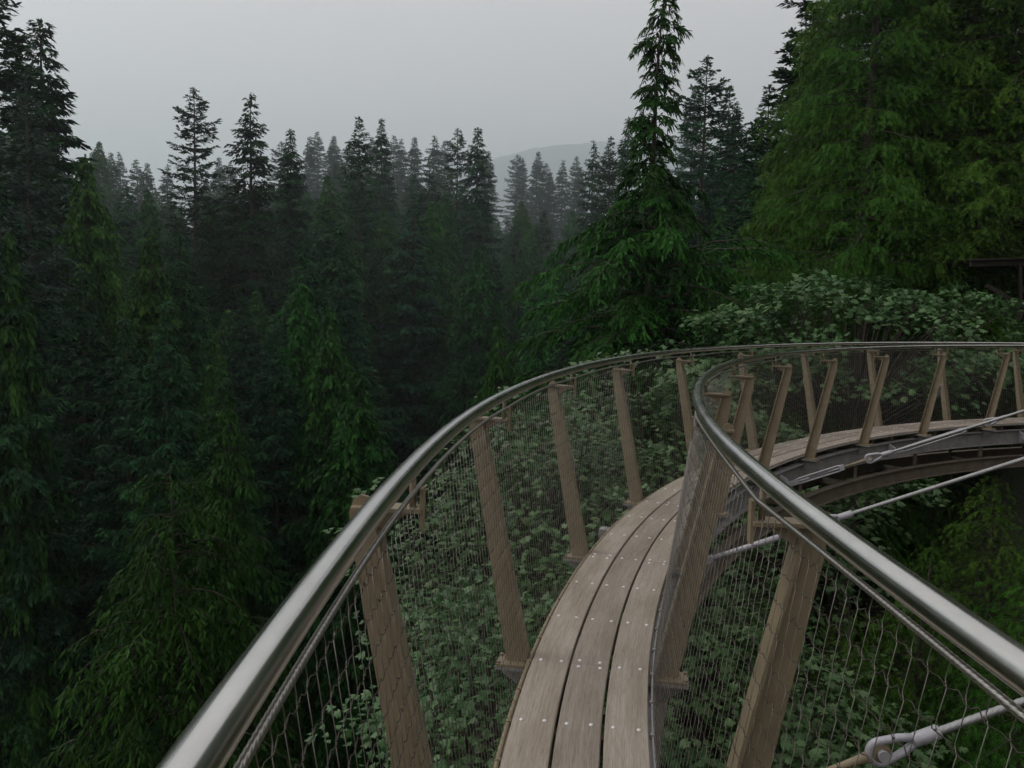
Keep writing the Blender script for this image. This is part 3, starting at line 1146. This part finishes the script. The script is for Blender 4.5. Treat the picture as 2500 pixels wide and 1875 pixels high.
def put_maple(seed, c, rad, label, nspray, leaf):
    zb = float(ground_z(c[0], c[1]))
    fo = maple(seed, rad, zb - c[2], nspray, leaf)
    t = thing('maple_tree', label, 'tree', c)
    P, A, N = np.concatenate(fo.P), np.concatenate(fo.A), np.concatenate(fo.N)
    L = np.concatenate(fo.L)
    # the leaves that show largest become parts of their own
    Pw = P + np.array(c)
    dist = np.linalg.norm(Pw - np.array([0, 0, CH]), axis=1)
    outer = np.linalg.norm(P / np.array(rad), axis=1)
    vis = L / dist * (outer > .85) * ((Pw @ np.array([0, 1, 0])) < c[1] + .2 * rad[1])
    idx = np.argsort(-vis)[:240]
    Au = unit(A)
    B = unit(np.cross(N, Au))
    Cc = np.cross(Au, B)
    keep = np.ones(len(P), bool)
    keep[idx] = False
    for i in idx:
        o = link('leaf', LEAF_ME, t)
        s_ = float(L[i])
        o.matrix_basis = Matrix(((Au[i, 0] * s_, B[i, 0] * s_, Cc[i, 0] * s_, P[i, 0]), (Au[i, 1] * s_, B[i, 1] * s_, Cc[i, 1] * s_, P[i, 1]),
                                 (Au[i, 2] * s_, B[i, 2] * s_, Cc[i, 2] * s_, P[i, 2]), (0, 0, 0, 1)))
    Wd, T = np.concatenate(fo.Wd), np.concatenate(fo.T)
    fo.P, fo.A, fo.N, fo.L, fo.Wd, fo.T = [P[keep]], [A[keep]], [N[keep]], [L[keep]], [Wd[keep]], [T[keep]]
    link('trunk', fo.wood_mesh('trunk'), t)
    o = link('crown', fo.leaf_mesh('crown', MAPLE, MAP), t)
    o['kind'] = 'stuff'


# --- near trees
put_tree('hemlock_hero', 1612, -40, 24, 4.0, 'tall drooping hemlock standing alone behind the railing, its tip the highest against the sky', rot=.6)
put_tree('hemlock_young', 425, 1140, 15, 2.5, 'young hemlock with nodding tip and drooping feathery boughs, far below the outer railing', rot=2.2)
put_maple(21, (1.75, 10.6, -4.4), (3.1, 3.6, 3.3), 'broad maple whose leaves show through the outer railing netting', 300, .12)
put_maple(25, (.6, 13.6, -2.4), (2.3, 2.1, 2.5), 'small maple crown right outside the outer railing netting', 150, .12)
put_maple(26, (.3, 8.3, -3.6), (1.9, 2.0, 2.3), 'maple crown beneath the nearest bay of the outer railing netting', 110, .11)
put_maple(22, (3.2, 17.0, -2.6), (4.2, 3.4, 3.2), 'maple growing behind the bend of the walkway at the foot of the drooping hemlock', 200, .15)
put_maple(23, (8.4, 20.6, .9), (4.5, 2.4, 1.8), 'grey green maple spreading level branches under the wall of cedars', 130, .16)
put_maple(24, (2.6, 8.6, -5.4), (2.7, 2.4, 3.0), 'maple below the inner railing netting between walkway and cedars', 170, .12)
# cedars below the far walkway, inside the curve
for n_, (px, py, d, r, lab) in enumerate([
        (2440, 1160, 14.6, 2.7, 'young cedar just under the far end of the walkway'),
        (2262, 1320, 12.0, 2.4, 'young cedar under the longest stay cable'),
        (2080, 1480, 9.8, 2.3, 'young cedar with bright fans behind the inner railing netting'),
        (2560, 1330, 10.5, 2.6, 'young cedar on the cliff foot beyond the stay cable thimble')]):
    put_tree('cedar_young', px, py, d, r, lab)
# wall of cedars to the right
for px, py, d, r, lab in [
        (1905, 420, 27, 2.6, 'small cedar at the foot of the cedar wall beside the drooping hemlock'),
        (1960, 250, 30, 3.2, 'shorter cedar filling the gap between drooping hemlock and cedar wall'),
        (2020, 60, 28, 3.3, 'pointed cedar in front of the open branched fir'),
        (2085, -160, 27, 3.6, 'tall yellow green cedar with dense hanging sprays, next to the open fir'),
        (2160, -330, 24.5, 3.4, 'cedar between the tall cedars with its trunk hidden by sprays'),
        (2235, -90, 30, 3.8, 'cedar standing back inside the cedar wall'),
        (2280, -480, 25.5, 3.8, 'tall cedar in the middle of the cedar wall above the grey green maple'),
        (2365, -300, 28, 3.8, 'cedar behind the tall cedars at the timber lookout'),
        (2425, -560, 25, 3.8, 'slender tall cedar beside the timber lookout'),
        (2500, -420, 27, 4.2, 'tall cedar overhanging the timber lookout'),
        (2590, -480, 24, 4.0, 'tall cedar close behind the timber lookout'),
        (2700, -380, 26, 4.6, 'tall cedar on the cliff edge beyond the timber lookout')]:
    put_tree('cedar_near', px, py, d, r, lab)
put_tree('fir_b', 1972, 5, 38, 3.6, 'open branched fir with a bare leader beside the cedar wall')
put_tree('fir_a', 2060, -140, 42, 4.0, 'tall fir rising behind the open branched fir beside the cedar wall')
put_tree('fir_b', 1880, 210, 46, 3.4, 'fir with short upswept twigs on the edge of the cedar wall')
# firs behind the drooping hemlock
put_tree('fir_a', 1728, 138, 75, 4.4, 'narrow topped fir seen just behind the drooping hemlock')
put_tree('fir_b', 1782, 212, 85, 4.2, 'fir close behind the narrow topped fir')
put_tree('spruce_a', 1800, 262, 80, 3.6, 'pointed spruce beside the narrow topped fir')
put_tree('spruce_b', 1838, 318, 95, 3.6, 'thin spruce between pointed spruce and cedar wall')
put_tree('spruce_a', 1535, 288, 130, 4.8, 'pointed spruce rising left behind the drooping hemlock')
put_tree('fir_b', 1492, 335, 140, 4.6, 'dark fir beside the pointed spruce at the hill')
put_tree('spruce_b', 1450, 343, 170, 4.8, 'spruce standing before the blue mountain')
# left edge group
put_tree('fir_b', -25, -70, 52, 6.4, 'big dark fir with long ragged branches reaching above the skyline')
put_tree('spruce_a', 98, 52, 60, 6.6, 'tall drooping spruce with a thin leader beside the big dark fir')
put_tree('blue_fir', 60, 180, 44, 5.4, 'bluish grey fir in front of the big dark fir')
put_tree('cedar_far', 205, 375, 48, 4.8, 'dark green cedar below the drooping spruce')
put_tree('cedar_far', 365, 570, 42, 4.2, 'light green cone shaped cedar among dark firs')
put_tree('fir_a', 473, 215, 95, 4.6, 'sparse topped fir with bare trunk showing, standing clear of the skyline')
put_tree('spruce_b', 613, 230, 95, 5.6, 'fir with a thick narrow top, next to the sparse topped fir')
put_tree('spruce_a', 710, 317, 105, 4.6, 'dense dark spruce beside the fir with the narrow top')
put_tree('fir_b', 877, 287, 118, 5.4, 'tall fir standing in front of the hazy ridge of firs')
put_tree('spruce_a', 932, 291, 165, 5.0, 'smooth pointed spruce behind the tall fir')
put_tree('fir_a', 1118, 314, 160, 4.8, 'thin fir with gaps between its branches on the ridge')
put_tree('spruce_a', 1167, 313, 150, 6.2, 'broad dark spruce at the edge of the gap before the mountain')
put_tree('cedar_far', 1055, 488, 125, 6.5, 'pale cone shaped cedar below the broad dark spruce')
put_tree('cedar_far', 1165, 600, 105, 7.0, 'wide pale green cedar in the middle of the canyon')
put_tree('cedar_far', 740, 770, 50, 3.4, 'bright green cedar low among the dark firs')
put_tree('cedar_far', 515, 880, 36, 2.6, 'bright young cedar pointing up behind the young hemlock')
put_tree('hemlock_far', 1225, 770, 42, 3.2, 'soft hemlock just left of the drooping hemlock, above the outer handrail')
put_tree('cedar_far', 20, 560, 32, 2.8, 'green cedar leaning in beside the bluish grey fir')
put_tree('hemlock_far', 560, 960, 27, 3.6, 'dark hemlock rising behind the outer handrail')

# skyline and forest fill
SKY_G = 'conifers along the hazy ridge'
for px, py, d, r, k in [(235, 345, 234, 7.4, 'cedar_far'), (277, 372, 292, 7.4, 'spruce_a'), (300, 372, 390, 7.4, 'spruce_b'), (345, 392, 292, 7.4, 'fir_b'),
                        (368, 400, 312, 7.4, 'spruce_a'), (402, 402, 292, 7.4, 'spruce_b'), (540, 385, 370, 8.3, 'spruce_a'), (556, 395, 390, 8.3, 'fir_b'),
                        (672, 345, 331, 9.2, 'fir_a'), (750, 332, 418, 10.1, 'spruce_a'), (780, 321, 438, 10.1, 'fir_b'), (803, 338, 429, 9.2, 'spruce_b'),
                        (825, 333, 448, 10.1, 'spruce_a'), (845, 345, 409, 9.2, 'fir_b'), (905, 335, 390, 9.2, 'spruce_a'), (965, 333, 399, 9.2, 'fir_b'),
                        (982, 338, 409, 9.2, 'spruce_b'), (1015, 333, 370, 9.6, 'spruce_a'), (1052, 328, 351, 9.6, 'spruce_b'), (1082, 342, 360, 10.0, 'fir_b'),
                        (1195, 370, 390, 9.2, 'spruce_a'), (1257, 378, 507, 10.1, 'fir_a'), (1273, 384, 516, 9.2, 'spruce_b'), (1306, 370, 487, 11.1, 'spruce_a'),
                        (1328, 400, 468, 10.1, 'fir_b'), (1345, 420, 487, 9.2, 'spruce_a'), (1373, 393, 477, 9.6, 'spruce_b'), (1400, 384, 457, 10.0, 'fir_b'),
                        (1425, 410, 429, 9.6, 'spruce_a'), (1475, 370, 390, 10.0, 'fir_a'), (1690, 215, 214, 8.1, 'fir_b'), (1600, 330, 351, 9.2, 'spruce_a')]:
    put_tree(k, px, py, d, r, 'hazy conifer standing on the ridge line against the sky', SKY_G)

SKX = [-300, 0, 95, 160, 230, 260, 420, 473, 560, 613, 700, 880, 1100, 1167, 1215, 1260, 1400, 1450, 1530, 1612, 1850, 1900, 2000, 2800]
SKYY = [150, 180, 190, 330, 400, 430, 430, 400, 430, 400, 370, 350, 350, 360, 500, 430, 420, 400, 350, 330, 380, 330, 200, 100]
LOOK = {'fir_a': 'gappy old fir', 'fir_b': 'dark full fir', 'fir_near': 'bushy dark fir', 'spruce_a': 'slim tapering spruce', 'spruce_b': 'shaggy dark spruce',
        'cedar_far': 'soft green cedar', 'hemlock_far': 'drooping hemlock'}


def fill_label(kind, x, y):
    ax = -22 + .25 * y if y < 200 else 28 + .03 * (y - 200)
    side = 'far canyon slope' if x - ax < -18 else ('canyon floor' if x - ax < 14 else 'cliff side')
    air = 'in the near forest on the ' if y < 75 else ('deep in the forest on the ' if y < 150 else 'greyed by haze on the ')
    lab = LOOK[kind] + ' ' + air + side
    return lab, LOOK[kind] + 's ' + air + side


rnd = random.Random(77)
placed = []
tries = 0
while len(placed) < 420 and tries < 40000:
    tries += 1
    d = 32 + 400 * rnd.random() ** 1.75
    ux = rnd.uniform(-.72, .60)
    x = ux * d
    px = 1250 + ux * FPX
    if d < 60 and 1330 < px < 1900 or d < 105 and 880 < px < 1340:
        continue
    zb = float(ground_z(x, d))
    if zb > 12 and px > 1700 and d < 60:
        continue
    if any((x - a) ** 2 + (d - b) ** 2 < (2.2 + d * .0125) ** 2 for a, b in placed):
        continue
    h = rnd.uniform(24, 46)
    lim = np.interp(px, SKX, SKYY) + rnd.uniform(15, 150) + max(0, 110 - d) * rnd.uniform(1.5, 5)
    zmax = at(px, lim, d).z
    zt = min(zb + h, zmax)
    if zt - zb < 14:
        continue
    pyy = to_px((x, d, zt))[1]
    if pyy > 1500:
        continue
    kind = rnd.choices(['fir_b', 'spruce_a', 'spruce_b', 'cedar_far', 'hemlock_far', 'fir_a'], [4, 3, 4, 6, 4, 1])[0]
    if d < 70 and kind in ('fir_b', 'spruce_a', 'spruce_b', 'fir_a'):
        kind = 'fir_near'
    lab, grp = fill_label(kind, x, d)
    pxx, pyy = to_px((x, d, zt))
    put_tree(kind, pxx, pyy, d, (rnd.uniform(3.4, 4.4) if d < 70 else rnd.uniform(4.6, 7.0) * (.85 + .7 * min(1, d / 250))), lab, grp)
    placed.append((x, d))
VG = 'pale conifers stepping down the middle of the canyon'
for n_ in range(46):
    f_ = (n_ + rnd.random()) / 46
    d = 235 - 120 * f_
    k_ = rnd.choice(['cedar_far', 'cedar_far', 'hemlock_far', 'spruce_a', 'fir_b'])
    put_tree(k_, rnd.uniform(850, 1370), 470 + 300 * f_ + rnd.uniform(-40, 60), d, rnd.uniform(6.0, 8.5),
             'pale hazy conifer stepping down the middle of the canyon', VG)
print('fill', len(placed), 'tris', sum(len(m.loops) - 2 * len(m.polygons) for m in bpy.data.meshes))

# ------------------------------------------------------------------ timber lookout in the shade of the cedars
LY = 21.5
p0 = at(2368, 634, LY)
lk = thing('timber_lookout', 'small dark timber lookout with a diagonal brace in the shade of the cedars', 'lookout', p0)
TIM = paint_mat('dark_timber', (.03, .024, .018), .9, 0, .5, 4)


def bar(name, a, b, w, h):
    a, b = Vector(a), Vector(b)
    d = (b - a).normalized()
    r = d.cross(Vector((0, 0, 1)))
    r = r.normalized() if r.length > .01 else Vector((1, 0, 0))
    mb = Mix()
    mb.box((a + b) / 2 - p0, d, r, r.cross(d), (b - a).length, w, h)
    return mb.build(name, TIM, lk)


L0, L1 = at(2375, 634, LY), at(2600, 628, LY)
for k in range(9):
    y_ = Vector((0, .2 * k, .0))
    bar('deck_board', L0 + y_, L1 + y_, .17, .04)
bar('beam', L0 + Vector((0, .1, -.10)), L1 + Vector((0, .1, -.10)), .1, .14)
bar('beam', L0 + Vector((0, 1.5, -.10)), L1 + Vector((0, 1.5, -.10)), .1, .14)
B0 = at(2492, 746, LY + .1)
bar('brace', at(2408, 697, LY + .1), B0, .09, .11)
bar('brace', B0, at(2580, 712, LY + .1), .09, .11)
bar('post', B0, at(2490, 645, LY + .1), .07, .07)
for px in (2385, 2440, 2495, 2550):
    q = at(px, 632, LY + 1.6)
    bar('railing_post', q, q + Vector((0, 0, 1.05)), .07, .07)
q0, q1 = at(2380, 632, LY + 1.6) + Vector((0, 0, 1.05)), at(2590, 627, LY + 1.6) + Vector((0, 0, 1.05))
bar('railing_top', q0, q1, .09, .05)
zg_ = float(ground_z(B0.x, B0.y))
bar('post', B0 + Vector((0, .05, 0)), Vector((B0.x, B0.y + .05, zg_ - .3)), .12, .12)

# ------------------------------------------------------------------ small floodlights on the posts
def lamp(s, side, z, label):
    f, r = frame(s)
    off = .36 + .21 * z
    c = W(s, side * (off - .0), z) - f * .0
    t = thing('walkway_lamp', label, 'lamp', c)
    up = (Vector((0, 0, 1)) + r * (side * .22)).normalized()
    mb = Mix()
    mb.box(f * .045, f, r, up, .07, .006, .03)
    mb.build('mounting_bracket', GALV, t)
    mb = Mix()
    n0 = [(-.035, .075), (.035, .075), (.045, .0), (.03, -.085), (-.03, -.085), (-.045, .0)]
    A = [f * .075 + r * a + up * b for a, b in n0]
    B = [f * .125 + r * (a * .8) + up * (b * .85) for a, b in n0]
    mb.add(A + B, [tuple(range(5, -1, -1)), tuple(range(6, 12))] + [(i, (i + 1) % 6, (i + 1) % 6 + 6, i + 6) for i in range(6)])
    mb.build('housing', GALV, t)
    mb = Mix()
    mb.tube([f * .10 + up * .072, f * .10 + up * .14], [.033, .028], 10)
    mb.build('visor', ZINC, t)


lamp(POSTS[2], -1, .16, 'grey box lamp low on the outer post with the tall rounded fin')
lamp(POSTS[4], -1, .62, 'tiny lamp halfway up an outer post')
lamp(POSTS[9], 1, .60, 'tiny lamp halfway up an inner post past the crossing stay cables')

# ------------------------------------------------------------------ smoke haze
def haze(x0, x1, y0, y1, z0, z1, dens):
    mb = Mix()
    mb.box(((x0 + x1) / 2, (y0 + y1) / 2, (z0 + z1) / 2), (1, 0, 0), (0, 1, 0), (0, 0, 1), x1 - x0, y1 - y0, z1 - z0)
    m = bpy.data.materials.new('smoke_haze')
    m.use_nodes = True
    n = m.node_tree
    n.nodes.clear()
    out = n.nodes.new('ShaderNodeOutputMaterial')
    v = n.nodes.new('ShaderNodeVolumePrincipled')
    v.inputs['Color'].default_value = (.83, .945, 1.0, 1)
    v.inputs['Density'].default_value = dens
    v.inputs['Anisotropy'].default_value = .5
    n.links.new(v.outputs[0], out.inputs['Volume'])
    o = mb.build('haze', m)
    o['kind'] = 'stuff'


HAZE = 0.00037

# put each assembly's origin at its own base
for o in list(col.objects):
    if o.type == 'EMPTY' and o.parent is None and o.location.length < 1e-6 and o.children:
        c0 = o.children[0].data.vertices[0].co.copy()
        o.location = c0
        for ch in o.children:
            ch.location = ch.location - c0

haze(-4560, 4560, -420, 7960, float(GZ.min()) - 8, 1270, HAZE)
